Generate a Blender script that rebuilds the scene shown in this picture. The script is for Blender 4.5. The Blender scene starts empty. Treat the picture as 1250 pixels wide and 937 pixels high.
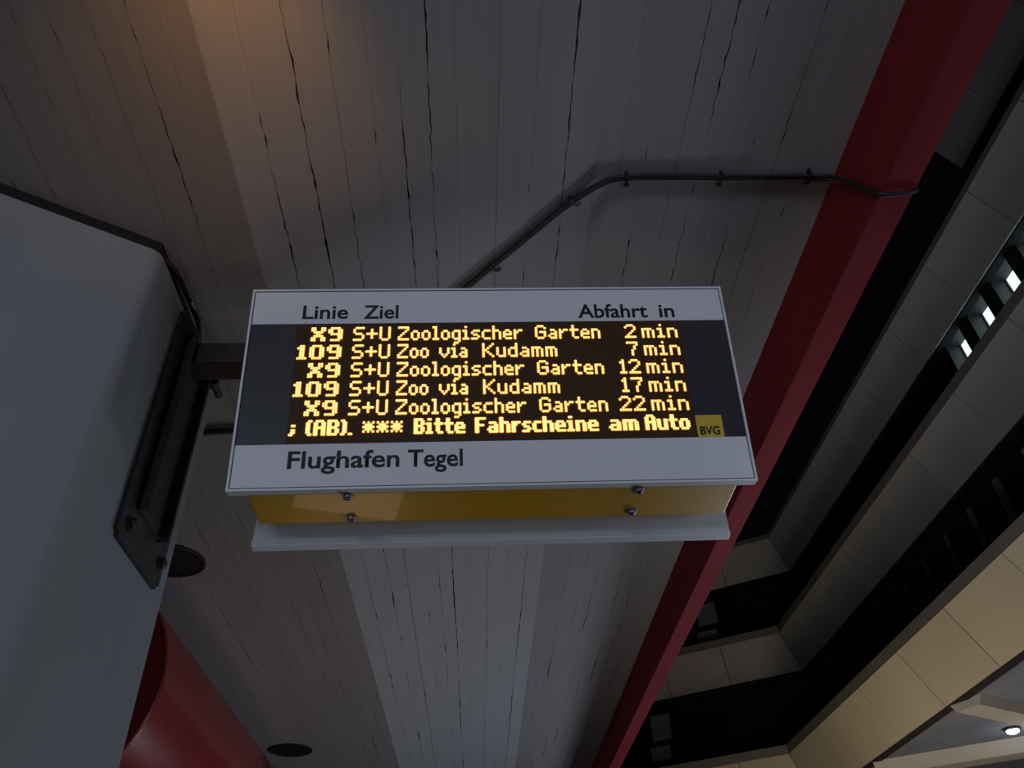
import bpy, bmesh, math, random
from math import sin, cos, tan, pi, radians
from mathutils import Vector, Matrix
random.seed(7)
scene = bpy.context.scene
COL = scene.collection

# ------------------------------------------------------------------ camera
F_PX = 966.45
cam_data = bpy.data.cameras.new('camera')
cam = bpy.data.objects.new('camera', cam_data)
COL.objects.link(cam)
cam_data.sensor_fit = 'HORIZONTAL'
cam_data.sensor_width = 36.0
cam_data.lens = F_PX / 1250 * 36.0
cam_data.clip_start = 0.02
cam_data.clip_end = 300
PITCH, YAW, ROLL = radians(39.808), radians(4.1245), radians(-3.4395)
_f = Vector((sin(YAW) * cos(PITCH), cos(YAW) * cos(PITCH), sin(PITCH)))
_r = Vector((cos(YAW), -sin(YAW), 0))
_u = _r.cross(_f)
_r2 = cos(ROLL) * _r + sin(ROLL) * _u
_u2 = -sin(ROLL) * _r + cos(ROLL) * _u
cam.matrix_world = Matrix(((_r2.x, _u2.x, -_f.x, 0), (_r2.y, _u2.y, -_f.y, 0),
                           (_r2.z, _u2.z, -_f.z, 1.6), (0, 0, 0, 1)))
scene.camera = cam

# ------------------------------------------------------------------ world, lights, exposure
world = bpy.data.worlds.new('night_sky')
scene.world = world
world.use_nodes = True
bg = world.node_tree.nodes['Background']
bg.inputs[0].default_value = (0.35, 0.45, 0.75, 1)
bg.inputs[1].default_value = 0.002


def area(name, loc, target, sx, sy, power, color):
    d = bpy.data.lights.new(name, 'AREA')
    d.shape = 'RECTANGLE'
    d.size, d.size_y, d.energy, d.color = sx, sy, power, color
    o = bpy.data.objects.new(name, d)
    COL.objects.link(o)
    o.location = loc
    o.rotation_euler = (Vector(target) - Vector(loc)).to_track_quat('-Z', 'Y').to_euler()
    return o


def point(name, loc, power, color, radius=0.1):
    d = bpy.data.lights.new(name, 'POINT')
    d.energy, d.color, d.shadow_soft_size = power, color, radius
    o = bpy.data.objects.new(name, d)
    COL.objects.link(o)
    o.location = loc
    return o


# the lit forecourt and road on the right throw light up under the soffit; the lit hall lies behind the viewer
area('forecourt_light', (5.0, -0.4, 1.8), (-0.6, 2.3, 3.0), 3.5, 1.0, 40, (0.70, 0.81, 1.0))
area('road_light', (4.2, 7.6, 0.4), (-1.0, 4.6, 3.8), 3.5, 1.0, 80, (0.73, 0.83, 1.0))
area('hall_light', (-2.6, -6.2, 2.3), (0.0, 2.2, 2.9), 4.5, 1.0, 126, (0.74, 0.81, 1.0))
wl = bpy.data.lights.new('warm_uplight', 'SPOT')       # hooded sodium uplight just above the frame
wl.energy, wl.color, wl.shadow_soft_size, wl.spot_size, wl.spot_blend = 5.6, (1.0, 0.45, 0.10), 0.05, radians(80), 1.0
wo = bpy.data.objects.new('warm_uplight', wl)
COL.objects.link(wo)
wo.location = (-0.45, 0.62, 3.25)
wo.rotation_euler = (Vector((-0.68, 1.12, 3.72)) - Vector(wo.location)).to_track_quat('-Z', 'Y').to_euler()
area('warm_showcase_light', (-0.9, 5.2, 0.7), (-0.5, 4.0, 3.6), 0.8, 0.5, 3.6, (1.0, 0.68, 0.40))
# warm courtyard street lamps; the cool fill is added, unseen, to brighten the parapets
area('road_lamp_warm', (4.4, 11.0, 0.6), (7.2, 12.0, 5.0), 3.5, 2.0, 98, (1.0, 0.86, 0.62))
fill_cool = area('facade_fill_cool', (1.4, 0.5, 0.4), (8.1, 11.0, 9.2), 1.5, 1.5, 21, (0.84, 0.90, 1.0))
fill_cool.data.spread = radians(66)

scene.view_settings.view_transform = 'Standard'
scene.view_settings.look = 'None'
scene.view_settings.exposure = 0.0
scene.view_settings.gamma = 1.0
scene.view_settings.use_curve_mapping = False


# ------------------------------------------------------------------ materials
def principled(name, color, rough=0.6, metal=0.0, spec=0.5, emit=None, estr=0.0, coat=0.0):
    m = bpy.data.materials.new(name)
    m.use_nodes = True
    b = m.node_tree.nodes['Principled BSDF']
    b.inputs['Base Color'].default_value = (*color, 1)
    b.inputs['Roughness'].default_value = rough
    b.inputs['Metallic'].default_value = metal
    b.inputs['Specular IOR Level'].default_value = spec
    b.inputs['Coat Weight'].default_value = coat
    if emit:
        b.inputs['Emission Color'].default_value = (*emit, 1)
        b.inputs['Emission Strength'].default_value = estr
    return m


def noisy(name, c1, c2, scale=(3, 3, 3), rough=0.7, bump=0.0, detail=5, per_object=0.0, spots=0.0, spec=0.4, metal=0.0, coat=0.0):
    m = principled(name, c1, rough, metal, spec, coat=coat)
    nt = m.node_tree
    N, L = nt.nodes, nt.links
    b = N['Principled BSDF']
    tc = N.new('ShaderNodeTexCoord')
    mp = N.new('ShaderNodeMapping')
    mp.inputs['Scale'].default_value = scale
    L.new(tc.outputs['Object'], mp.inputs['Vector'])
    nz = N.new('ShaderNodeTexNoise')
    nz.inputs['Scale'].default_value = 1.0
    nz.inputs['Detail'].default_value = detail
    nz.inputs['Roughness'].default_value = 0.62
    L.new(mp.outputs[0], nz.inputs['Vector'])
    rp = N.new('ShaderNodeMapRange')
    rp.inputs['From Min'].default_value = 0.3
    rp.inputs['From Max'].default_value = 0.7
    L.new(nz.outputs['Fac'], rp.inputs['Value'])
    mx = N.new('ShaderNodeMix')
    mx.data_type = 'RGBA'
    mx.inputs[6].default_value = (*c1, 1)
    mx.inputs[7].default_value = (*c2, 1)
    L.new(rp.outputs[0], mx.inputs[0])
    out = mx.outputs[2]
    if per_object:
        oi = N.new('ShaderNodeObjectInfo')
        mr = N.new('ShaderNodeMapRange')
        mr.inputs['To Min'].default_value = 1 - per_object
        mr.inputs['To Max'].default_value = 1 + per_object
        L.new(oi.outputs['Random'], mr.inputs['Value'])
        hs = N.new('ShaderNodeHueSaturation')
        L.new(mr.outputs[0], hs.inputs['Value'])
        L.new(out, hs.inputs['Color'])
        out = hs.outputs[0]
    if spots:
        n2 = N.new('ShaderNodeTexNoise')
        n2.inputs['Scale'].default_value = 9
        n2.inputs['Detail'].default_value = 3
        L.new(tc.outputs['Object'], n2.inputs['Vector'])
        r2 = N.new('ShaderNodeMapRange')
        r2.inputs['From Min'].default_value = 0.70
        r2.inputs['From Max'].default_value = 0.76
        L.new(n2.outputs['Fac'], r2.inputs['Value'])
        m2 = N.new('ShaderNodeMix')
        m2.data_type = 'RGBA'
        m2.inputs[7].default_value = (c1[0] * 0.3, c1[1] * 0.3, c1[2] * 0.3, 1)
        ml = N.new('ShaderNodeMath')
        ml.operation = 'MULTIPLY'
        ml.inputs[1].default_value = spots
        L.new(r2.outputs[0], ml.inputs[0])
        L.new(ml.outputs[0], m2.inputs[0])
        L.new(out, m2.inputs[6])
        out = m2.outputs[2]
    L.new(out, b.inputs['Base Color'])
    if bump:
        bp = N.new('ShaderNodeBump')
        bp.inputs['Strength'].default_value = bump
        bp.inputs['Distance'].default_value = 0.004
        L.new(nz.outputs['Fac'], bp.inputs['Height'])
        L.new(bp.outputs[0], b.inputs['Normal'])
    return m


M = {
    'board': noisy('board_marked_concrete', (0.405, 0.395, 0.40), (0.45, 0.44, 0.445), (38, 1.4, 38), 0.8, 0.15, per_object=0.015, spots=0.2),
    'board_left': noisy('left_board_marked_concrete', (0.325, 0.295, 0.275), (0.365, 0.335, 0.315), (38, 1.4, 38), 0.8, 0.15, per_object=0.04, spots=0.2),  # darker and browner than the other soffit boards
    'joint': principled('dark_joint', (0.015, 0.013, 0.013), 0.95),
    'red': noisy('red_paint', (0.21, 0.018, 0.024), (0.25, 0.025, 0.031), (4, 1, 4), 0.75, 0.05, spec=0.15),
    'red_gloss': noisy('red_gloss_paint', (0.25, 0.022, 0.020), (0.29, 0.03, 0.026), (3, 1, 3), 0.32, 0.03, coat=0.2),
    'pillar': noisy('pillar_paint', (0.27, 0.285, 0.29), (0.31, 0.32, 0.325), (2.5, 2.5, 1.2), 0.5, 0.03, spots=0.25),
    'steel_dark': noisy('dark_steel', (0.032, 0.026, 0.025), (0.048, 0.04, 0.039), (12, 12, 5), 0.5, 0.08),
    'black': principled('black_rubber', (0.012, 0.011, 0.011), 0.55),
    'pipe': noisy('grey_pipe', (0.22, 0.21, 0.21), (0.30, 0.29, 0.28), (20, 20, 20), 0.5, 0.05),
    'white_metal': noisy('white_lacquer', (0.84, 0.86, 0.88), (0.87, 0.89, 0.90), (2, 2, 2), 0.38, 0.0),
    'face_white': noisy('sign_film_white', (0.83, 0.835, 0.86), (0.86, 0.865, 0.885), (1.5, 1.5, 1.5), 0.45, 0.0),
    'smoked': principled('smoked_panel', (0.055, 0.056, 0.065), 0.3, 0, 0.5),
    'led_board': principled('led_board', (0.075, 0.038, 0.014), 0.6, 0, 0.2),
    'ink': principled('black_print', (0.012, 0.012, 0.014), 0.6),
    'yellow': noisy('yellow_lacquer', (0.78, 0.40, 0.015), (0.84, 0.45, 0.02), (1.5, 1.5, 1.5), 0.34, 0.0, coat=0.15),
    'logo_yellow': principled('yellow_film', (0.80, 0.55, 0.06), 0.5),
    'bolt': principled('bolt_steel', (0.30, 0.30, 0.30), 0.35, 0.9),
    'led_core': principled('led_core', (0.9, 0.6, 0.1), 0.4, emit=(1.0, 0.71, 0.23), estr=1.5),
    'led_halo': principled('led_halo', (0.6, 0.25, 0.02), 0.4, emit=(1.0, 0.34, 0.02), estr=0.5),  # painted halo: emissive orange disc stands in for bloom around each LED
    'panel': noisy('facade_panel', (0.40, 0.385, 0.37), (0.45, 0.43, 0.42), (1.2, 1.2, 1.2), 0.7, 0.04, per_object=0.05),
    'panel_beige': noisy('beige_panel', (0.56, 0.48, 0.36), (0.62, 0.53, 0.40), (1.2, 1.2, 1.2), 0.65, 0.04, per_object=0.05),
    'coping': noisy('coping_metal', (0.20, 0.185, 0.17), (0.24, 0.22, 0.20), (2, 2, 2), 0.6, 0.03),
    'dark_wall': principled('dark_cladding', (0.018, 0.018, 0.02), 0.6),
    'glass_dark': principled('dark_glass', (0.010, 0.011, 0.013), 0.12, 0, 0.4),
    'blind': noisy('grey_blind', (0.46, 0.47, 0.48), (0.54, 0.55, 0.56), (1, 1, 30), 0.7),
    'reveal': principled('window_reveal', (0.32, 0.34, 0.34), 0.6),
    'lit_pane': principled('lit_window', (0.5, 0.6, 0.6), 0.3, emit=(0.72, 0.93, 1.0), estr=1.4),
    'lit_dim': principled('dim_lit_window', (0.3, 0.35, 0.35), 0.3, emit=(0.72, 0.88, 0.92), estr=0.16),
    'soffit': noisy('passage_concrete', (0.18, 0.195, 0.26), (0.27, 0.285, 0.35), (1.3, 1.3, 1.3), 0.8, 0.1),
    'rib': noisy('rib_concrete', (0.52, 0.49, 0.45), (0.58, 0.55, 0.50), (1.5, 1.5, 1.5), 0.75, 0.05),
    'lamp': principled('lamp_lens', (0.9, 0.9, 0.9), 0.3, emit=(0.85, 0.95, 1.0), estr=9.0),
    'ground': noisy('asphalt', (0.09, 0.09, 0.09), (0.13, 0.13, 0.13), (6, 6, 6), 0.85, 0.2),
    'downlight': principled('dark_recess', (0.012, 0.011, 0.012), 0.6),
    'downlight_ring': principled('dark_bronze_ring', (0.02, 0.016, 0.016), 0.5),
}

# ------------------------------------------------------------------ mesh helpers
ORIG = {}


def empty(name, loc, label, cat, group=None, kind=None):
    o = bpy.data.objects.new(name, None)
    o.empty_display_size = 0.1
    COL.objects.link(o)
    o.location = loc
    o['label'] = label
    if cat:
        o['category'] = cat
    if group:
        o['group'] = group
    if kind:
        o['kind'] = kind
    ORIG[o.name] = Vector(loc)
    return o


def build(name, bm, mat, parent=None, smooth=False, bevel=0.0, base=None):
    """link a bmesh given in world coordinates as ONE mesh object"""
    org = ORIG[parent.name] if parent else Vector(base or (0, 0, 0))
    if bevel:
        bmesh.ops.bevel(bm, geom=list(bm.edges), offset=bevel, segments=2, profile=0.7, affect='EDGES', clamp_overlap=True)
    bmesh.ops.recalc_face_normals(bm, faces=bm.faces)
    bm.transform(Matrix.Translation(-org))
    me = bpy.data.meshes.new(name)
    bm.to_mesh(me)
    bm.free()
    if smooth:
        for p in me.polygons:
            p.use_smooth = True
    mats = mat if isinstance(mat, (list, tuple)) else [mat]
    for m in mats:
        me.materials.append(M[m])
    o = bpy.data.objects.new(name, me)
    COL.objects.link(o)
    if parent:
        o.parent = parent
    else:
        o.location = org
    ORIG[o.name] = org
    return o


def hexa(bm, p, mi=0):
    """eight corners: p[0:4] one quad, p[4:8] the opposite quad"""
    v = [bm.verts.new(q) for q in p]
    for f in ((0, 1, 2, 3), (7, 6, 5, 4), (0, 4, 5, 1), (1, 5, 6, 2), (2, 6, 7, 3), (3, 7, 4, 0)):
        bm.faces.new([v[i] for i in f]).material_index = mi


def box(bm, lo, hi):
    (a, b, c), (d, e, f) = lo, hi
    hexa(bm, [(a, b, c), (d, b, c), (d, e, c), (a, e, c), (a, b, f), (d, b, f), (d, e, f), (a, e, f)])


def newbox(lo, hi):
    bm = bmesh.new()
    box(bm, lo, hi)
    return bm


def slab(bm, quad, off):
    off = Vector(off)
    hexa(bm, [Vector(q) for q in quad] + [Vector(q) + off for q in quad])


def prism(bm, pts, off):
    a = [bm.verts.new(p) for p in pts]
    b = [bm.verts.new(Vector(p) + Vector(off)) for p in pts]
    n = len(a)
    bm.faces.new(a)
    bm.faces.new(b[::-1])
    for i in range(n):
        bm.faces.new((a[i], b[i], b[(i + 1) % n], a[(i + 1) % n]))


def tube(bm, path, r, n=10, cap=True):
    path = [Vector(p) for p in path]
    rings = []
    prev = None
    for i, p in enumerate(path):
        t = (path[min(i + 1, len(path) - 1)] - path[max(i - 1, 0)]).normalized()
        if prev is None:
            a = t.orthogonal().normalized()
        else:
            a = (prev - t * prev.dot(t)).normalized()
        prev = a
        b = t.cross(a)
        rings.append([bm.verts.new(p + r * (cos(2 * pi * k / n) * a + sin(2 * pi * k / n) * b)) for k in range(n)])
    for i in range(len(rings) - 1):
        for k in range(n):
            bm.faces.new((rings[i][k], rings[i][(k + 1) % n], rings[i + 1][(k + 1) % n], rings[i + 1][k]))
    if cap:
        bm.faces.new(rings[0][::-1])
        bm.faces.new(rings[-1])


def lathe(bm, origin, axis, prof, n=20):
    """prof: (radius, height along axis)"""
    axis = Vector(axis).normalized()
    a = axis.orthogonal().normalized()
    b = axis.cross(a)
    o = Vector(origin)
    rings = []
    for r, h in prof:
        if r < 1e-6:
            rings.append([bm.verts.new(o + axis * h)])
        else:
            rings.append([bm.verts.new(o + axis * h + r * (cos(2 * pi * k / n) * a + sin(2 * pi * k / n) * b)) for k in range(n)])
    for i in range(len(rings) - 1):
        A, B = rings[i], rings[i + 1]
        for k in range(n):
            k2 = (k + 1) % n
            if len(A) == 1 and len(B) == 1:
                continue
            if len(A) == 1:
                bm.faces.new((A[0], B[k], B[k2]))
            elif len(B) == 1:
                bm.faces.new((A[k], B[0], A[k2]))
            else:
                bm.faces.new((A[k], B[k], B[k2], A[k2]))


def smooth_path(pts, r, n=6):
    pts = [Vector(p) for p in pts]
    out = [pts[0]]
    for i in range(1, len(pts) - 1):
        a, b, c = pts[i - 1], pts[i], pts[i + 1]
        ra = min(r, (a - b).length * 0.45)
        rc = min(r, (c - b).length * 0.45)
        s, e = b + (a - b).normalized() * ra, b + (c - b).normalized() * rc
        for k in range(n + 1):
            t = k / n
            out.append((1 - t) ** 2 * s + 2 * t * (1 - t) * b + t * t * e)
    out.append(pts[-1])
    return out


def text_mesh(body, size=1.0, weight=0.0):
    cu = bpy.data.curves.new('text', 'FONT')
    cu.body = body
    cu.size = size
    cu.offset = weight
    cu.extrude = 0.0
    cu.resolution_u = 4
    ob = bpy.data.objects.new('text', cu)
    COL.objects.link(ob)
    dg = bpy.context.evaluated_depsgraph_get()
    dg.update()
    me = bpy.data.meshes.new_from_object(ob.evaluated_get(dg))
    bpy.data.objects.remove(ob)
    bpy.data.curves.remove(cu)
    return me


# ------------------------------------------------------------------ setting: ground and ceiling
g = build('floor', newbox((-12, -8, -0.2), (22, 26, 0)), 'ground')
g['kind'] = 'structure'
g['label'] = 'dark asphalt ground of the station forecourt'

SL, SR = radians(12), radians(10)
XE, ZL = -0.71, 3.70                    # crease between flat left soffit and the rising strip
XF = 0.458
ZF = ZL + (XF - XE) * tan(SL)           # ridge between the rising strip and the falling outer strip
XB = 1.247                              # red edge beam
ZB = ZF - (XB - XF) * tan(SR)
Y0, Y1 = -1.2, 14.0
bm = bmesh.new()
prof = [(-4.6, ZL + .02), (XE, ZL + .02), (XF, ZF + .02), (XB + .02, ZB + .02), (XB + .02, ZF + .75), (-4.6, ZF + .75)]
prism(bm, [(x, Y0, z) for x, z in prof], (0, Y1 - Y0, 0))
ceiling = build('ceiling', bm, 'joint')
ceiling['kind'] = 'structure'
ceiling['label'] = 'board-marked concrete soffit above the departure sign'


def seam_noise(seed, crack, cont=False):
    """per seam: list of (y, centre jitter, half gap)"""
    rnd = random.Random(seed)
    out = []
    y = Y0
    ph = [rnd.uniform(0, 6.28) for _ in range(4)]
    while y < Y1:
        step = 0.03 if y < 4.5 else (0.09 if y < 9 else 0.3)
        act = sin(y * 1.9 + ph[0]) + 0.8 * sin(y * 4.3 + ph[1]) + 0.5 * sin(y * 9.1 + ph[2])
        open_ = max(0.0, act * 0.5 + crack - 0.25)
        if cont:
            open_ = 0.75 + 0.45 * sin(y * 3 + ph[3])
        hg = 0.00012 + 0.0017 * min(1.3, open_) * rnd.uniform(0.1, 2.5)
        if rnd.random() < 0.05 * (crack + .5):
            hg += rnd.uniform(0.0008, 0.003)
        out.append((y, rnd.gauss(0, 0.0015) + 0.0015 * sin(y * 2.2 + ph[2]), hg))
        y += step
    out.append((Y1, 0, 0.0005))
    return out


def lay_boards(us, org, direc, nrm, cracks, conts=(), mat='board'):
    """boards running along Y; us = seam positions along direc"""
    org, direc, nrm = Vector(org), Vector(direc), Vector(nrm)
    seams = []
    for i, u in enumerate(us):
        end = i in (0, len(us) - 1)
        s = seam_noise(1000 + int(u * 971) + int(org.z * 100), cracks[i % len(cracks)], i in conts)
        seams.append([(y, 0 if end else j, 0.0 if end else h) for y, j, h in s])
    for i in range(len(us) - 1):
        dz = random.uniform(-0.0016, 0.0016)
        A, B = seams[i], seams[i + 1]
        bm = bmesh.new()
        rows = []
        for (y, ja, ha), (_, jb, hb) in zip(A, B):
            ua, ub = us[i] + ja + ha, us[i + 1] + jb - hb
            w = nrm * dz
            pa = org + direc * ua + w + Vector((0, y, 0))
            pb = org + direc * ub + w + Vector((0, y, 0))
            rows.append([bm.verts.new(pa - nrm * 0.021), bm.verts.new(pa), bm.verts.new(pb), bm.verts.new(pb - nrm * 0.021)])
        for r, s in zip(rows, rows[1:]):
            for k in range(3):
                bm.faces.new((r[k], r[k + 1], s[k + 1], s[k]))
        for r in (rows[0], rows[-1]):
            bm.faces.new(r)
        build('board', bm, mat, ceiling)


# flat left part
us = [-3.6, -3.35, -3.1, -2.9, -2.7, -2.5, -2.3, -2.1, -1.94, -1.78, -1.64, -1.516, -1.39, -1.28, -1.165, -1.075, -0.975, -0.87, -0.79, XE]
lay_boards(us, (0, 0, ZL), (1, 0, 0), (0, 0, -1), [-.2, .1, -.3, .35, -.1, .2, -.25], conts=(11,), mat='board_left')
# rising strip
xs = [XE, -0.601, -0.483, -0.379, -0.277, -0.1905, -0.1064, -0.023, 0.109, 0.223, 0.345, XF]
lay_boards([(x - XE) / cos(SL) for x in xs], (XE, 0, ZL), (cos(SL), 0, sin(SL)), (sin(SL), 0, -cos(SL)),
           [0, .15, .5, .4, .0, .2, .9, -.4, .05, -.1, .35], conts=(6, 10))
# falling outer strip
xs = [XF, 0.540, 0.621, 0.725, 0.804, 0.885, 0.962, 1.045, 1.127, XB]
lay_boards([(x - XF) / cos(SR) for x in xs], (XF, 0, ZF), (cos(SR), 0, -sin(SR)), (-sin(SR), 0, -cos(SR)),
           [0, -.1, .15, .05, .3, .0, .4, .15, .3, 0])

# ------------------------------------------------------------------ red edge beam
t1 = build('trim_1', newbox((XB, Y0, 3.512), (1.348, Y1, 4.7)), 'red', bevel=0.004)
t1['kind'] = 'structure'
t1['label'] = 'dark red painted steel beam along the outer edge of the soffit'

# ------------------------------------------------------------------ hexagonal pillar
A = Vector((-1.0, 1.752, 0))
S = 0.715
hexpts = [A, A + Vector((0, S, 0)), A + Vector((-S * sin(radians(60)), S * 1.5, 0)), A + Vector((-2 * S * sin(radians(60)), S, 0)),
          A + Vector((-2 * S * sin(radians(60)), 0, 0)), A + Vector((-S * sin(radians(60)), -S / 2, 0))]
ctr = sum(hexpts, Vector()) / 6
pil = empty('pillar', (ctr.x, ctr.y, 0), 'pale grey six-sided pillar left of the departure sign with a bracket on it', 'pillar')
bm = bmesh.new()
prism(bm, hexpts, (0, 0, 3.648))
vert_e = [e for e in bm.edges if abs((e.verts[0].co - e.verts[1].co).z) > 1]
bmesh.ops.bevel(bm, geom=vert_e, offset=0.03, segments=5, profile=0.5, affect='EDGES')
sh = build('shaft', bm, 'pillar', pil)
bm = bmesh.new()
prism(bm, [ctr + (p - ctr) * 0.985 + Vector((0, 0, 3.64)) for p in hexpts], (0, 0, 0.062))
build('shadow_gap_neck', bm, 'black', pil)
# ragged sealant in the gap
bm = bmesh.new()
for k in range(9):
    t = random.uniform(0.05, 0.95)
    e = random.choice([(5, 0), (5, 0), (0, 1)])
    p = ctr + (hexpts[e[0]].lerp(hexpts[e[1]], t) - ctr) * 0.992
    d = (hexpts[e[1]] - hexpts[e[0]]).normalized() * random.uniform(.02, .05)
    slab(bm, [p - d + Vector((0, 0, 3.647)), p + d + Vector((0, 0, 3.647)), p + d + Vector((0, 0, 3.647 + random.uniform(.006, .016))), p - d + Vector((0, 0, 3.66))],
         (ctr - p).normalized() * 0.02)
build('sealant', bm, 'downlight_ring', pil)

# cable stub in the gap at the pillar head
cb = empty('cable', (-0.985, 1.95, 3.68), 'short black cable hooked out of the gap at the pillar head', 'cable')
bm = bmesh.new()
tube(bm, smooth_path([(-1.02, 1.80, 3.680), (-0.985, 1.86, 3.672), (-0.975, 2.00, 3.66), (-0.965, 2.10, 3.645), (-0.985, 2.16, 3.60)], 0.05), 0.009, 8)
build('sheath', bm, 'black', cb, smooth=True)
bm = bmesh.new()
tube(bm, [(-0.966, 1.985, 3.652), (-0.953, 2.06, 3.640)], 0.006, 8)
build('ferrule', bm, 'bolt', cb, smooth=True)['label'] = 'bright metal ferrule'

# ------------------------------------------------------------------ wall bracket with arm
br = empty('wall_bracket', (-1.0, 2.18, 2.75), 'dark steel bracket bolted upright to the pillar, arm reaching to the sign', 'bracket')
bm = newbox((-1.0, 1.995, 2.745), (-0.986, 2.365, 3.635))
bmesh.ops.bevel(bm, geom=[e for e in bm.edges if abs((e.verts[0].co - e.verts[1].co).x) > .01], offset=0.018, segments=3, affect='EDGES')
build('back_plate', bm, 'steel_dark', br)
bm = bmesh.new()
box(bm, (-0.986, 2.070, 2.87), (-0.978, 2.275, 3.60))
box(bm, (-0.986, 2.070, 2.87), (-0.950, 2.080, 3.60))
box(bm, (-0.986, 2.265, 2.87), (-0.950, 2.275, 3.60))
build('channel', bm, 'steel_dark', br)
bm = bmesh.new()
for y, z in ((2.055, 2.81), (2.33, 2.825), (2.055, 3.575), (2.335, 3.57)):
    b2 = bmesh.new()
    lathe(b2, (-0.986, y, z), (1, 0, 0), [(0.024, 0), (0.024, .004), (0.017, .005), (0.017, .016), (0.010, .020), (0, .021)], 12)
    build('bolt', b2, 'black', br)
bm.free()
bm = bmesh.new()
box(bm, (-0.985, 2.10, 3.475), (0.20, 2.20, 3.565))
build('arm', bm, 'steel_dark', br, bevel=0.006)
bm = bmesh.new()
lathe(bm, (-0.955, 2.30, 3.56), (0, 1, 0), [(0.022, 0), (0.022, .02), (0.014, .022), (0.014, .09), (0.008, .10), (0, .10)], 12)
build('stud', bm, 'black', br, smooth=False)

# ------------------------------------------------------------------ departure sign
K = 1.5 / 1.4
ST = radians(11.866)
YF, ZS = 1.8945, 2.8095                 # bottom edge of the front face
XA, XZ = -0.674, 0.826
UP = Vector((0, -sin(ST), cos(ST)))
NF = Vector((0, -cos(ST), -sin(ST)))    # out of the front face
OF = Vector((0, YF, ZS))


def fp(u, v, w=0.0):
    """front face: u = world x, v up the face, w out of it"""
    return Vector((u, 0, 0)) + OF + UP * v + NF * w


YBK = 2.235
UPB = Vector((0, sin(ST), cos(ST)))
NB = Vector((0, cos(ST), -sin(ST)))
OB = Vector((0, YBK, ZS - 0.002))


def bp_(u, v, w=0.0):
    return Vector((u, 0, 0)) + OB + UPB * v + NB * w


HV = 0.629 * K
sign = empty('departure_sign', (0.076, 2.06, ZS), 'double-sided bus departure display with glowing amber text, white bands and yellow underside', 'sign')


def fbox(bm, f, u0, u1, v0, v1, w0, w1):
    hexa(bm, [f(u0, v0, w0), f(u1, v0, w0), f(u1, v1, w0), f(u0, v1, w0), f(u0, v0, w1), f(u1, v0, w1), f(u1, v1, w1), f(u0, v1, w1)])


# body: a wedge widening upward between the two tilted faces
bm = bmesh.new()
xl, xr = XA + .052, XZ - .052
zb, zt = ZS + .006, 3.475
y0b, y1b = YF + 0.03, YBK - 0.15
prism(bm, [(xl, y0b, zb), (xl, y1b, zb), (xl, y1b + .1 + (zt - zb) * tan(ST), zt), (xl, y0b - (zt - zb) * tan(ST), zt)], (xr - xl, 0, 0))
build('body', bm, 'yellow', sign, bevel=0.003)
for x, y in ((-0.345, 1.938), (-0.349, 2.058), (0.487, 1.938), (0.484, 2.058)):
    bm = bmesh.new()
    lathe(bm, (x, y, zb), (0, 0, -1), [(0.019, 0), (0.019, .003), (0.0135, .0035), (0.0125, .010), (0.007, .0135), (0.005, .010), (0, .010)], 14)
    build('bolt', bm, 'bolt', sign)

# front frame: four rails
RW = 0.0062
bm = bmesh.new()
fbox(bm, fp, XA, XA + RW, 0, HV, -0.034, 0.002)
fbox(bm, fp, XZ - RW, XZ, 0, HV, -0.034, 0.002)
fbox(bm, fp, XA + RW, XZ - RW, 0, RW, -0.034, 0.002)
fbox(bm, fp, XA + RW, XZ - RW, HV - RW, HV, -0.034, 0.002)
build('front_frame', bm, 'white_metal', sign)
bm = bmesh.new()
fbox(bm, fp, XA + RW, XZ - RW, RW, HV - RW, -0.034, -0.006)
build('rebate', bm, 'black', sign)
GP = 0.0035
ua, ub = XA + RW + GP, XZ - RW - GP
V1, V2 = 0.1295 * K, 0.5095 * K
bm = bmesh.new()
fbox(bm, fp, ua, ub, RW + GP, V1, -0.006, 0.0)
low = build('lower_band', bm, 'face_white', sign)
bm = bmesh.new()
fbox(bm, fp, ua, ub, V2, HV - RW - GP, -0.006, 0.0)
top = build('upper_band', bm, 'face_white', sign)
bm = bmesh.new()
fbox(bm, fp, ua, ub, V1, V2, -0.006, -0.001)
pane = build('display_pane', bm, 'smoked', sign)
bm = bmesh.new()
U1, U2 = -0.489 * K, 0.627 * K
fbox(bm, fp, U1, U2, V1 + .003, V2 - .003, -0.001, 0.0)
led = build('led_panel', bm, 'led_board', sign)


def put_text(body, u0, u1, base, cap, parent, mat='ink', weight=0.019, w=0.0006, name='lettering'):
    me = text_mesh(body, 1.0, weight)
    href = text_mesh('H', 1.0, weight)
    ch = max(v.co.y for v in href.vertices)
    x0 = min(v.co.x for v in me.vertices)
    x1 = max(v.co.x for v in me.vertices)
    bm = bmesh.new()
    bm.from_mesh(me)
    for v in bm.verts:
        u = u0 + (v.co.x - x0) / (x1 - x0) * (u1 - u0)
        vv = base + v.co.y / ch * cap
        v.co = fp(u, vv, w)
    return build(name, bm, mat, parent)


def k2(*a):
    return [q * K for q in a]


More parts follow.
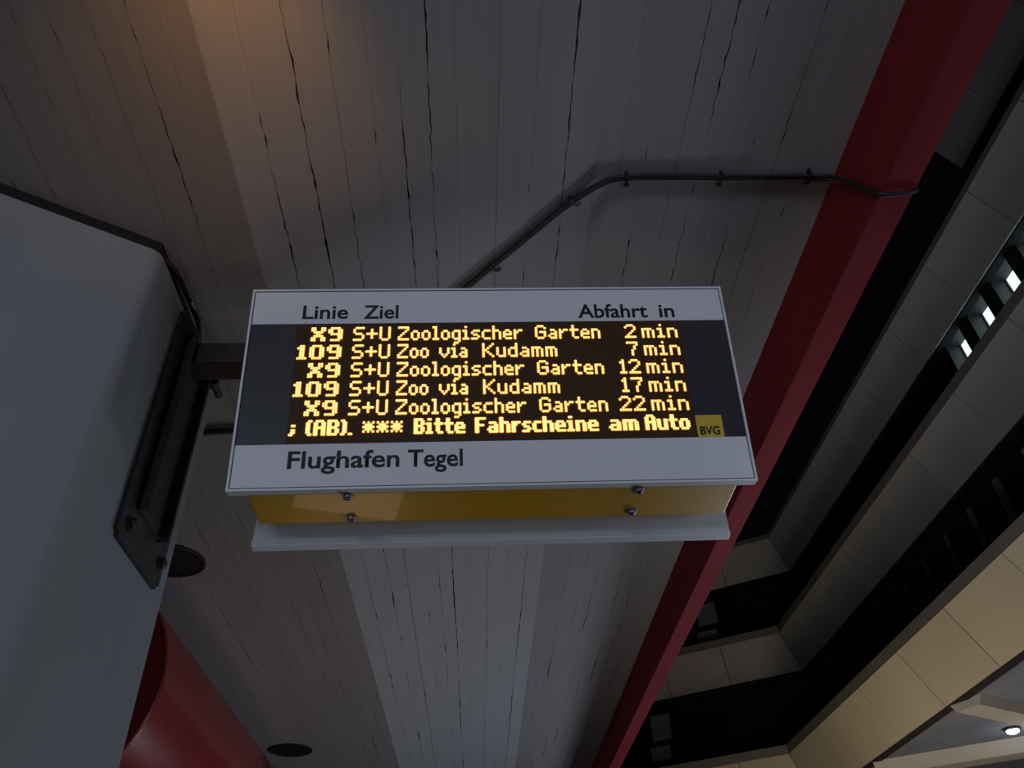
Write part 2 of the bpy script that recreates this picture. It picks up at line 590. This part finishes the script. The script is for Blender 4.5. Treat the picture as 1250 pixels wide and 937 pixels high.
put_text('Linie', *k2(-0.478, -0.347), 0.5265 * K, 0.046 * K, top)
put_text('Ziel', *k2(-0.302, -0.201), 0.5255 * K, 0.046 * K, top)
put_text('Abfahrt', *k2(0.328, 0.536), 0.5215 * K, 0.047 * K, top)
put_text('in', *k2(0.571, 0.617), 0.5212 * K, 0.047 * K, top)
put_text('Flughafen', *k2(-0.479, -0.185), 0.0605 * K, 0.049 * K, low, weight=0.019)
put_text('Tegel', *k2(-0.163, -0.017), 0.0595 * K, 0.049 * K, low, weight=0.019)
bm = bmesh.new()
fbox(bm, fp, 0.629 * K, 0.7025 * K, V1 + 0.0005, 0.1965 * K, -0.001, 0.0006)
logo = build('logo_plate', bm, 'logo_yellow', sign)
logo['label'] = 'small yellow square with black letters'
put_text('BVG', 0.637 * K, 0.692 * K, 0.1375 * K, 0.0245 * K, logo, weight=0.03, w=0.0010)

FONT = {
    'X': ['#...#', '#...#', '.#.#.', '..#..', '.#.#.', '#...#', '#...#'],
    'S': ['.####', '#....', '#....', '.###.', '....#', '....#', '####.'],
    '+': ['.....', '..#..', '..#..', '#####', '..#..', '..#..', '.....'],
    'U': ['#...#'] * 6 + ['.###.'],
    'Z': ['#####', '....#', '...#.', '..#..', '.#...', '#....', '#####'],
    'G': ['.###.', '#...#', '#....', '#.###', '#...#', '#...#', '.###.'],
    'K': ['#...#', '#..#.', '#.#..', '##...', '#.#..', '#..#.', '#...#'],
    'A': ['.###.', '#...#', '#...#', '#####', '#...#', '#...#', '#...#'],
    'B': ['####.', '#...#', '#...#', '####.', '#...#', '#...#', '####.'],
    'F': ['#####', '#....', '#....', '####.', '#....', '#....', '#....'],
    'o': ['....', '....', '.##.', '#..#', '#..#', '#..#', '.##.'],
    'l': ['##.', '.#.', '.#.', '.#.', '.#.', '.#.', '###'],
    'g': ['....', '....', '.###', '#..#', '#..#', '#..#', '.###', '...#', '.##.'],
    'i': ['.#.', '...', '##.', '.#.', '.#.', '.#.', '###'],
    's': ['....', '....', '.###', '#...', '.##.', '...#', '###.'],
    'c': ['....', '....', '.###', '#...', '#...', '#...', '.###'],
    'h': ['#...', '#...', '###.', '#..#', '#..#', '#..#', '#..#'],
    'e': ['....', '....', '.##.', '#..#', '####', '#...', '.###'],
    'r': ['....', '....', '#.##', '##..', '#...', '#...', '#...'],
    'a': ['....', '....', '.##.', '...#', '.###', '#..#', '.###'],
    't': ['.#..', '.#..', '####', '.#..', '.#..', '.#..', '..##'],
    'n': ['....', '....', '###.', '#..#', '#..#', '#..#', '#..#'],
    'v': ['.....', '.....', '#...#', '#...#', '#...#', '.#.#.', '..#..'],
    'u': ['....', '....', '#..#', '#..#', '#..#', '#..#', '.###'],
    'd': ['...#', '...#', '.###', '#..#', '#..#', '#..#', '.###'],
    'm': ['.....', '.....', '####.', '#.#.#', '#.#.#', '#.#.#', '#.#.#'],
    '0': ['.##.', '#..#', '#..#', '#..#', '#..#', '#..#', '.##.'],
    '9': ['.##.', '#..#', '#..#', '.###', '...#', '...#', '.##.'],
    '1': ['.#.', '##.', '.#.', '.#.', '.#.', '.#.', '###'],
    '2': ['.###.', '#...#', '....#', '...#.', '..#..', '.#...', '#####'],
    '7': ['#####', '....#', '...#.', '...#.', '..#..', '..#..', '..#..'],
    '(': ['.#', '#.', '#.', '#.', '#.', '#.', '.#'],
    ')': ['#.', '.#', '.#', '.#', '.#', '.#', '#.'],
    '.': ['.', '.', '.', '.', '.', '.', '#'],
    ';': ['..', '..', '.#', '..', '.#', '.#', '#.'],
    '*': ['.....', '#.#.#', '.###.', '#####', '.###.', '#.#.#', '.....'],
}
LP = 0.0066 * K
BOLD = {
    'm': ['.......', '.......', '###.##.', '#..#..#', '#..#..#', '#..#..#', '#..#..#'],
    '0': ['.###.', '#...#', '#...#', '#...#', '#...#', '#...#', '.###.'],
    '9': ['.###.', '#...#', '#...#', '.####', '....#', '....#', '.###.'],
    'a': ['.....', '.....', '.###.', '....#', '.####', '#...#', '.####'],
    'e': ['.....', '.....', '.###.', '#...#', '#####', '#....', '.####'],
    'u': ['.....', '.....', '#...#', '#...#', '#...#', '#...#', '.####'],
    'h': ['#....', '#....', '####.', '#...#', '#...#', '#...#', '#...#'],
    'n': ['.....', '.....', '####.', '#...#', '#...#', '#...#', '#...#'],
    'o': ['.....', '.....', '.###.', '#...#', '#...#', '#...#', '.###.'],
}


def word_cells(word, bold=False, space=1):
    cells, x = set(), 0
    for ch in word:
        gl = BOLD.get(ch, FONT[ch]) if bold else FONT[ch]
        w = len(gl[0])
        for r, row in enumerate(gl):
            for c, q in enumerate(row):
                if q == '#':
                    cells.add((x + c, r))
                    if bold:
                        cells.add((x + c + 1, r))
        x += w + space + (1 if bold else 0)
    return cells, x - space


def led_words(bm, words, vtop):
    for word, bold, u, align, wid in words:
        cells, n = word_cells(word, bold)
        px = wid / (n - 0.4) if wid else LP
        ustart = u if align == 'l' else u - (n - 1) * px
        for c, r in sorted(cells):
            cu, cv = ustart + (c + 0.0) * px, vtop - r * LP
            for rad, ww, mi in ((0.0054, 0.0010, 1), (0.0036, 0.0022, 0)):
                ring, back = [], []
                for k in range(8):
                    a = 2 * pi * (k + .5) / 8
                    ring.append(bm.verts.new(fp(cu + rad * cos(a), cv + rad * sin(a), ww)))
                f = bm.faces.new(ring)
                f.material_index = mi


rows_top = [0.443 + 0.0495 - 0.0592 * i for i in range(6)]
Zg = [('S+U', False, -0.325, 'l', 0.104), ('Zoologischer', False, -0.197, 'l', 0.357), ('Garten', False, 0.200, 'l', 0.188)]
Zk = [('S+U', False, -0.325, 'l', 0.104), ('Zoo', False, -0.197, 'l', 0.086), ('via', False, -0.078, 'l', 0.077), ('Kudamm', False, 0.045, 'l', 0.213)]
mins = ('min', False, 0.514, 'l', 0.103)
L_ = [
    [('X9', True, -0.362, 'r', 0.087)] + Zg + [('2', False, 0.490, 'r', 0), mins],
    [('109', True, -0.362, 'r', 0.122)] + Zk + [('7', False, 0.490, 'r', 0), mins],
    [('X9', True, -0.362, 'r', 0.087)] + Zg + [('12', False, 0.490, 'r', 0), mins],
    [('109', True, -0.362, 'r', 0.122)] + Zk + [('17', False, 0.490, 'r', 0), mins],
    [('X9', True, -0.362, 'r', 0.087)] + Zg + [('22', False, 0.490, 'r', 0), mins],
    [(';', True, -0.481, 'l', 0.014), ('(AB).', True, -0.436, 'l', 0.122), ('***', False, -0.284, 'l', 0.105), ('Bitte', True, -0.146, 'l', 0.136),
     ('Fahrscheine', True, 0.020, 'l', 0.336), ('am', True, 0.388, 'l', 0.080), ('Auto', True, 0.489, 'l', 0.122)],
]
for i, words in enumerate(L_):
    for a, b, u, al, w in words:
        bm = bmesh.new()
        led_words(bm, [(a, b, u * K, al, w * K)], rows_top[i] * K)
        build('glowing_word', bm, ['led_core', 'led_halo'], led)

# rear case
bm = bmesh.new()
fbox(bm, bp_, XA, XZ, 0, HV, -0.028, 0.002)
build('rear_frame', bm, 'white_metal', sign, bevel=0.004)
bm = bmesh.new()
ring_f = [bp_(XA + .002, .001, -0.028), bp_(XZ - .002, .001, -0.028), bp_(XZ - .002, HV - .002, -0.028), bp_(XA + .002, HV - .002, -0.028)]
ring_n = [bp_(XA + .040, .031, -0.150), bp_(XZ - .040, .031, -0.150), bp_(XZ - .040, HV - .04, -0.150), bp_(XA + .040, HV - .04, -0.150)]
hexa(bm, ring_f + ring_n)
build('rear_tray', bm, 'white_metal', sign, bevel=0.003)
for x in (-0.445, 0.575):
    bm = bmesh.new()
    p = bp_(x, 0.024, -0.120)
    lathe(bm, p, (0, -0.25, -0.97), [(0.0045, -.002), (0.0045, .003), (0, .004)], 8)
    build('screw', bm, 'black', sign)

# ------------------------------------------------------------------ conduit on the soffit
cd = empty('conduit', (0.4, 1.7, ZF), 'dark cable and grey pipe clipped across the board-marked soffit above the sign', 'conduit')


def zs(x):
    return ZL if x < XE else (ZL + (x - XE) * tan(SL) if x < XF else ZF - (x - XF) * tan(SR))


def drop(x, y, d):
    return (x, y, zs(x) - d)


path = [(-1.9, 2.96), (-1.1, 2.80), (XE - .03, 2.80), (XE + .05, 2.76), (-0.35, 2.42), (0.0, 2.108), (0.37, 1.775), (0.50, 1.678), (0.60, 1.655), (0.9, 1.618), (1.235, 1.573)]
pp = [drop(x, y, 0.012) for x, y in path]
bm = bmesh.new()
tube(bm, smooth_path(pp, 0.10), 0.0095, 10)
build('pipe', bm, 'pipe', cd, smooth=True)
off = [(-1.9, 2.94), (-1.1, 2.78), (XE - .03, 2.78), (XE + .04, 2.745), (-0.36, 2.402), (-0.012, 2.092), (0.36, 1.757), (0.495, 1.660), (0.60, 1.636), (0.75, 1.618)]
pc = [drop(x, y, 0.017) for x, y in off] + [drop(0.98, 1.590, .020), drop(1.15, 1.566, .018), drop(1.225, 1.550, .03), (1.236, 1.47, 3.62),
                                           (1.234, 1.425, 3.525), (1.25, 1.416, 3.499), (1.33, 1.408, 3.499), (1.358, 1.408, 3.512), (1.362, 1.415, 3.62)]
bm = bmesh.new()
tube(bm, smooth_path(pc, 0.07), 0.0075, 10)
build('cable', bm, 'black', cd, smooth=True)
for x, y, ang in ((0.10, 2.012, 0), (0.385, 1.752, 0), (0.565, 1.652, 1), (0.878, 1.611, 1), (1.16, 1.568, 1), (-0.45, 2.50, 0)):
    d = Vector((0.74, -0.67, 0)).normalized() if not ang else Vector((0.992, -0.13, 0))
    n = Vector((0, 0, 1)).cross(d)
    c = Vector(drop(x, y, 0))
    d.z = (zs(x + .02) - zs(x - .02)) / .04 * d.x
    n.z = (zs(x + .02) - zs(x - .02)) / .04 * n.x
    bm = bmesh.new()
    slab(bm, [c + d * a + n * b + Vector((0, 0, -.002)) for a, b in ((-.004, -.022), (.004, -.022), (.004, .018), (-.004, .018))], (0, 0, -0.025))
    p2 = c + n * .026
    slab(bm, [p2 + d * a + n * b for a, b in ((-.009, -.012), (.009, -.012), (.009, .012), (-.009, .012))], (0, 0, -0.012))
    build('clip', bm, 'black', cd, bevel=0.0015)

# ------------------------------------------------------------------ downlights
for i, (x, y, lab) in enumerate(((-1.63, 3.96, 'round dark unlit downlight in the soffit just behind the grey pillar'),
                                 (-1.617, 7.53, 'round dark unlit downlight in the soffit further off, above the red pipe'))):
    d = empty('downlight', (x, y, ZL), lab, 'downlight', 'round downlights in the left soffit')
    bm = bmesh.new()
    lathe(bm, (x, y, ZL + .004), (0, 0, -1), [(0.190, 0), (0.190, .012), (0.180, .016), (0.168, .014), (0.166, .002)], 40)
    build('ring', bm, 'downlight_ring', d, smooth=False)
    bm = bmesh.new()
    lathe(bm, (x, y, ZL - .001), (0, 0, -1), [(0.168, 0), (0.168, .006), (0.10, .003), (0, .003)], 40)
    build('lens', bm, 'downlight', d)

# ------------------------------------------------------------------ red pipe
CX, CZ, RR = -2.116, 3.085, 0.592
rp = empty('pipe', (CX, 4.0, CZ), 'large glossy red round pipe below the soffit beyond the pillar', 'pipe')
bm = bmesh.new()
lathe(bm, (CX, 4.0, CZ), (0, 1, 0), [(RR - .012, 0.0), (RR - .003, .004), (RR, .014), (RR, 9.6), (RR - .01, 9.61)], 72)
build('shell', bm, 'red_gloss', rp, smooth=True)
bm = bmesh.new()
lathe(bm, (CX, 4.0, CZ), (0, 1, 0), [(RR - .010, 0.002), (RR - .10, .003), (0, .004)], 72)
build('end_cap', bm, 'red', rp)
for y in (5.0, 9.0):
    build('hanger', newbox((CX - .03, y, CZ + RR - .01), (CX + .03, y + .06, ZL)), 'steel_dark', rp)

# ------------------------------------------------------------------ opposite building (hexagonal ring)
bd = empty('terminal_building', (9, 10, 0), 'terminal building across the road with stacked slanted parapets and dark window bands', 'building')
W3 = Vector((-sin(radians(60)), cos(radians(60)), 0))     # direction of the far wing
N3 = Vector((0.5, sin(radians(60)), 0))                   # its outward normal
YR0 = -3.0
TL = 11.5


def right_pt(X0, d, y, z):
    return Vector((X0 + d, y, z + 1.6))


def wing_pt(X0, Yc, d, t, z):
    return Vector((X0, Yc, 0)) + N3 * d + W3 * t + Vector((0, 0, z + 1.6))


def both(bm, X0, Yc, d0, z0, d1, z1, th, y_start=YR0, wing=True):
    """a band (profile from d0,z0 to d1,z1) along the right run and, mitred, along the wing; th = thickness outwards"""
    sec = [(d0, z0), (d1, z1), (d1 + th, z1), (d0 + th, z0)]
    a = [bm.verts.new(right_pt(X0, d, y_start, z)) for d, z in sec]
    b = [bm.verts.new(right_pt(X0, d, Yc + d * tan(radians(30)), z)) for d, z in sec]
    rings = [a, b]
    if wing:
        rings.append([bm.verts.new(wing_pt(X0, Yc, d, TL, z)) for d, z in sec])
    for r, s in zip(rings, rings[1:]):
        for k in range(4):
            bm.faces.new((r[k], r[(k + 1) % 4], s[(k + 1) % 4], s[k]))
    bm.faces.new(rings[0])
    bm.faces.new(rings[-1])


T30 = tan(radians(30))
GAP = 0.009


def panel_run(X0, Yc, d0, z0, d1, z1, first, pitch, mat, mitre=True, ystart=YR0, yend=None):
    """individual slanted cladding panels, right run; joints at first + k*pitch"""
    js = []
    y = first
    while y > ystart:
        y -= pitch
    end = yend if yend is not None else Yc
    y += pitch
    prev = ystart
    while y < end - 0.35:
        js.append((prev, y))
        prev = y
        y += pitch
    js.append((prev, None))
    nrm = Vector((-(z0 - z1), 0, -(d1 - d0))).normalized()
    for a, b in js:
        ea0 = a + GAP
        if b is None:
            b0 = (Yc + d0 * T30 - GAP) if yend is None else yend
            b1 = (Yc + d1 * T30 - GAP) if yend is None else yend
        else:
            b0 = b1 = b - GAP
        bm = bmesh.new()
        pr = random.uniform(0, 0.006)
        q = [right_pt(X0, d0, ea0, z0), right_pt(X0, d0, b0, z0), right_pt(X0, d1, b1, z1), right_pt(X0, d1, ea0, z1)]
        slab(bm, [p + nrm * pr for p in q], -nrm * 0.05)
        build('parapet_panel', bm, mat, bd)


def panel_wing(X0, Yc, d0, z0, d1, z1, first, pitch, mat, n=7):
    nrm = -N3 * (z0 - z1) + Vector((0, 0, -(d1 - d0)))
    nrm.normalize()
    ts = [None] + [first + k * pitch for k in range(n)]
    for a, b in zip(ts, ts[1:]):
        a0 = -d0 * T30 + GAP if a is None else a + GAP
        a1 = -d1 * T30 + GAP if a is None else a + GAP
        bb = b - GAP
        bm = bmesh.new()
        pr = random.uniform(0, 0.006)
        q = [wing_pt(X0, Yc, d0, a0, z0), wing_pt(X0, Yc, d0, bb, z0), wing_pt(X0, Yc, d1, bb, z1), wing_pt(X0, Yc, d1, a1, z1)]
        slab(bm, [p + nrm * pr for p in q], -nrm * 0.05)
        build('parapet_panel', bm, mat, bd)


#          X0     Yc     ztop   zcap    d1     zbot   first joint  pitch  material  coping thickness
levels = [(8.03, 18.82, 10.30, 10.17, 0.437, 9.340, 9.10, 1.60, 'panel'),
          (7.29, 18.00, 7.400, 7.218, 0.426, 6.414, 9.00, 1.60, 'panel'),
          (6.30, 16.70, 4.390, 4.214, 0.424, 3.414, 9.84, 1.54, 'panel_beige')]
for X0, Yc, zt_, zc, d1, zb_, fj, pitch, mat in levels:
    bm = bmesh.new()
    both(bm, X0, Yc, 0.0, zt_, 0.0, zc + .004, 0.25)
    build('coping', bm, 'coping', bd)
    bm = bmesh.new()
    both(bm, X0, Yc, 0.055, zc, d1 + .055, zb_, 0.15)
    build('parapet_core', bm, 'joint', bd)
    panel_run(X0, Yc, 0.0, zc, d1, zb_, fj, pitch, mat)
    panel_wing(X0, Yc, 0.0, zc, d1, zb_, 1.46 if mat != 'panel_beige' else 1.03, 1.52, mat)
    # terrace floor behind the parapet
    bm = bmesh.new()
    both(bm, X0, Yc, d1 + .10, zb_ + .10, d1 + .10, zb_ + .02, 4.5)
    build('floor_slab', bm, 'dark_wall', bd)

# top storey seen at the upper right
gx, gz0, gz1 = 8.97, 13.5, 12.5
bm = bmesh.new()
slab(bm, [(gx + .06, YR0, gz0 + 1.6), (gx + .06, 8.66, gz0 + 1.6), (gx + .59, 8.66, gz1 + 1.6), (gx + .59, YR0, gz1 + 1.6)], (0.15, 0, 0))
build('parapet_core', bm, 'joint', bd)
panel_run(gx, 0, 0.0, gz0, 0.53, gz1, 7.35, 1.6, 'panel', yend=8.69)
bm = newbox((9.75, YR0, 11.9), (13, 8.4, 15.0))
build('roof_storey', bm, 'dark_wall', bd)
bm = newbox((8.75, YR0, 10.93 + 0.85), (12.5, 8.75, 11.93))
build('floor_slab', bm, 'dark_wall', bd)


def window_level(X0, Yc, dw, rec, zlo, zhi, pane_mats, spacing, pier, y_first, wing_panes):
    """recessed window wall with deep piers: each pier a part, each window a part with its pane"""
    bm = bmesh.new()
    both(bm, X0, Yc, dw + rec + .1, zhi, dw + rec + .1, zlo, 0.2)
    build('window_wall', bm, 'dark_wall', bd)
    bm = bmesh.new()
    both(bm, X0, Yc, dw, zhi + .5, dw, zhi - .08, 0.5)
    build('window_head', bm, 'dark_wall', bd)
    k = 0
    y = y_first
    while y < Yc - 0.6:
        bm = bmesh.new()
        box(bm, (X0 + dw, y - pier / 2, zlo + 1.6), (X0 + dw + rec + .1, y + pier / 2, zhi + 1.6))
        build('pier', bm, 'dark_wall', bd)
        ya, yb = y + pier / 2, y + spacing - pier / 2
        if yb < Yc:
            bm = bmesh.new()
            xw = X0 + dw + rec
            z0, z1 = zlo + 1.6, zhi + 1.6
            for lo, hi in (((xw, ya, z0), (xw + .07, ya + .03, z1)), ((xw, yb - .02, z0), (xw + .07, yb, z1)), ((xw, ya, z1 - .03), (xw + .07, yb, z1))):
                box(bm, lo, hi)
            wd = build('window', bm, 'dark_wall', bd)
            bm = newbox((xw + .03, ya + .03, z0), (xw + .045, yb - .02, z1 - .03))
            build('pane', bm, pane_mats.get(k, pane_mats[-1]), wd)
        k += 1
        y += spacing
    for t0, t1, z0, z1, m in wing_panes:
        bm = bmesh.new()
        d0 = dw + 0.2
        slab(bm, [wing_pt(X0, Yc, d0, t0, z0), wing_pt(X0, Yc, d0, t1, z0), wing_pt(X0, Yc, d0, t1, z1), wing_pt(X0, Yc, d0, t0, z1)], N3 * 0.06)
        wd = build('window', bm, 'dark_wall', bd)
        bm = bmesh.new()
        e = 0.03
        slab(bm, [wing_pt(X0, Yc, d0 - .01, t0 + e, z0 + e), wing_pt(X0, Yc, d0 - .01, t1 - e, z0 + e), wing_pt(X0, Yc, d0 - .01, t1 - e, z1 - e), wing_pt(X0, Yc, d0 - .01, t0 + e, z1 - e)], N3 * 0.02)
        build('pane', bm, m, wd)


window_level(8.03, 18.82, 0.62, 0.26, 7.0, 9.5, {-1: 'glass_dark', 12: 'lit_pane', 13: 'lit_pane', 14: 'lit_pane', 15: 'lit_pane'}, 0.8, 0.30, -2.35,
             [(1.95, 2.55, 8.55, 9.2, 'blind'), (2.05, 2.65, 8.0, 8.45, 'blind')])
window_level(7.29, 18.00, 0.56, 0.22, 4.2, 6.45, {-1: 'blind'}, 0.85, 0.34, -2.4,
             [(3.2, 3.75, 5.55, 6.2, 'blind'), (3.3, 3.85, 5.1, 5.48, 'blind')])

# passage under the beige band: soffit, ribs, lamp, rear wall
bm = bmesh.new()
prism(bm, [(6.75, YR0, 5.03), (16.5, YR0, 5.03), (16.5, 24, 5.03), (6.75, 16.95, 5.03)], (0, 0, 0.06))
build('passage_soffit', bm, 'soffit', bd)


def rib(p, d, length, w0, w1, dep, mat='rib'):
    p, d = Vector(p), Vector(d).normalized()
    n = Vector((0, 0, 1)).cross(d)
    bm = bmesh.new()
    e = p + d * length
    hexa(bm, [p - n * w0, e - n * w0, e + n * w0, p + n * w0] + [q + Vector((0, 0, -dep)) for q in (p - n * w1, e - n * w1, e + n * w1, p + n * w1)])
    build('soffit_rib', bm, mat, bd)


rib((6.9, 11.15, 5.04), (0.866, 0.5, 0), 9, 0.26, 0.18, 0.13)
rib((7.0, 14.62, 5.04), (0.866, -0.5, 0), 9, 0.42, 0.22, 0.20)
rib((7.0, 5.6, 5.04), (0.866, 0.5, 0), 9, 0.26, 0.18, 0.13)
bm = newbox((15.5, YR0, 0), (15.8, 22, 5.05))
build('ground_wall', bm, 'dark_wall', bd)
lm = empty('ceiling_lamp', (8.37, 12.62, 5.03), 'small round white ceiling lamp glowing in the passage across the road', 'lamp')
bm = bmesh.new()
lathe(bm, (8.37, 12.62, 5.03), (0, 0, -1), [(0.13, 0), (0.13, .03), (0.10, .04)], 16)
build('rim', bm, 'steel_dark', lm)
bm = bmesh.new()
lathe(bm, (8.37, 12.62, 4.995), (0, 0, -1), [(0.095, 0), (0.09, .03), (0.05, .05), (0, .055)], 16)
build('lens', bm, 'lamp', lm, smooth=True)
point('passage_light', (8.6, 12.4, 4.45), 7, (0.88, 0.92, 1.0), 0.1)
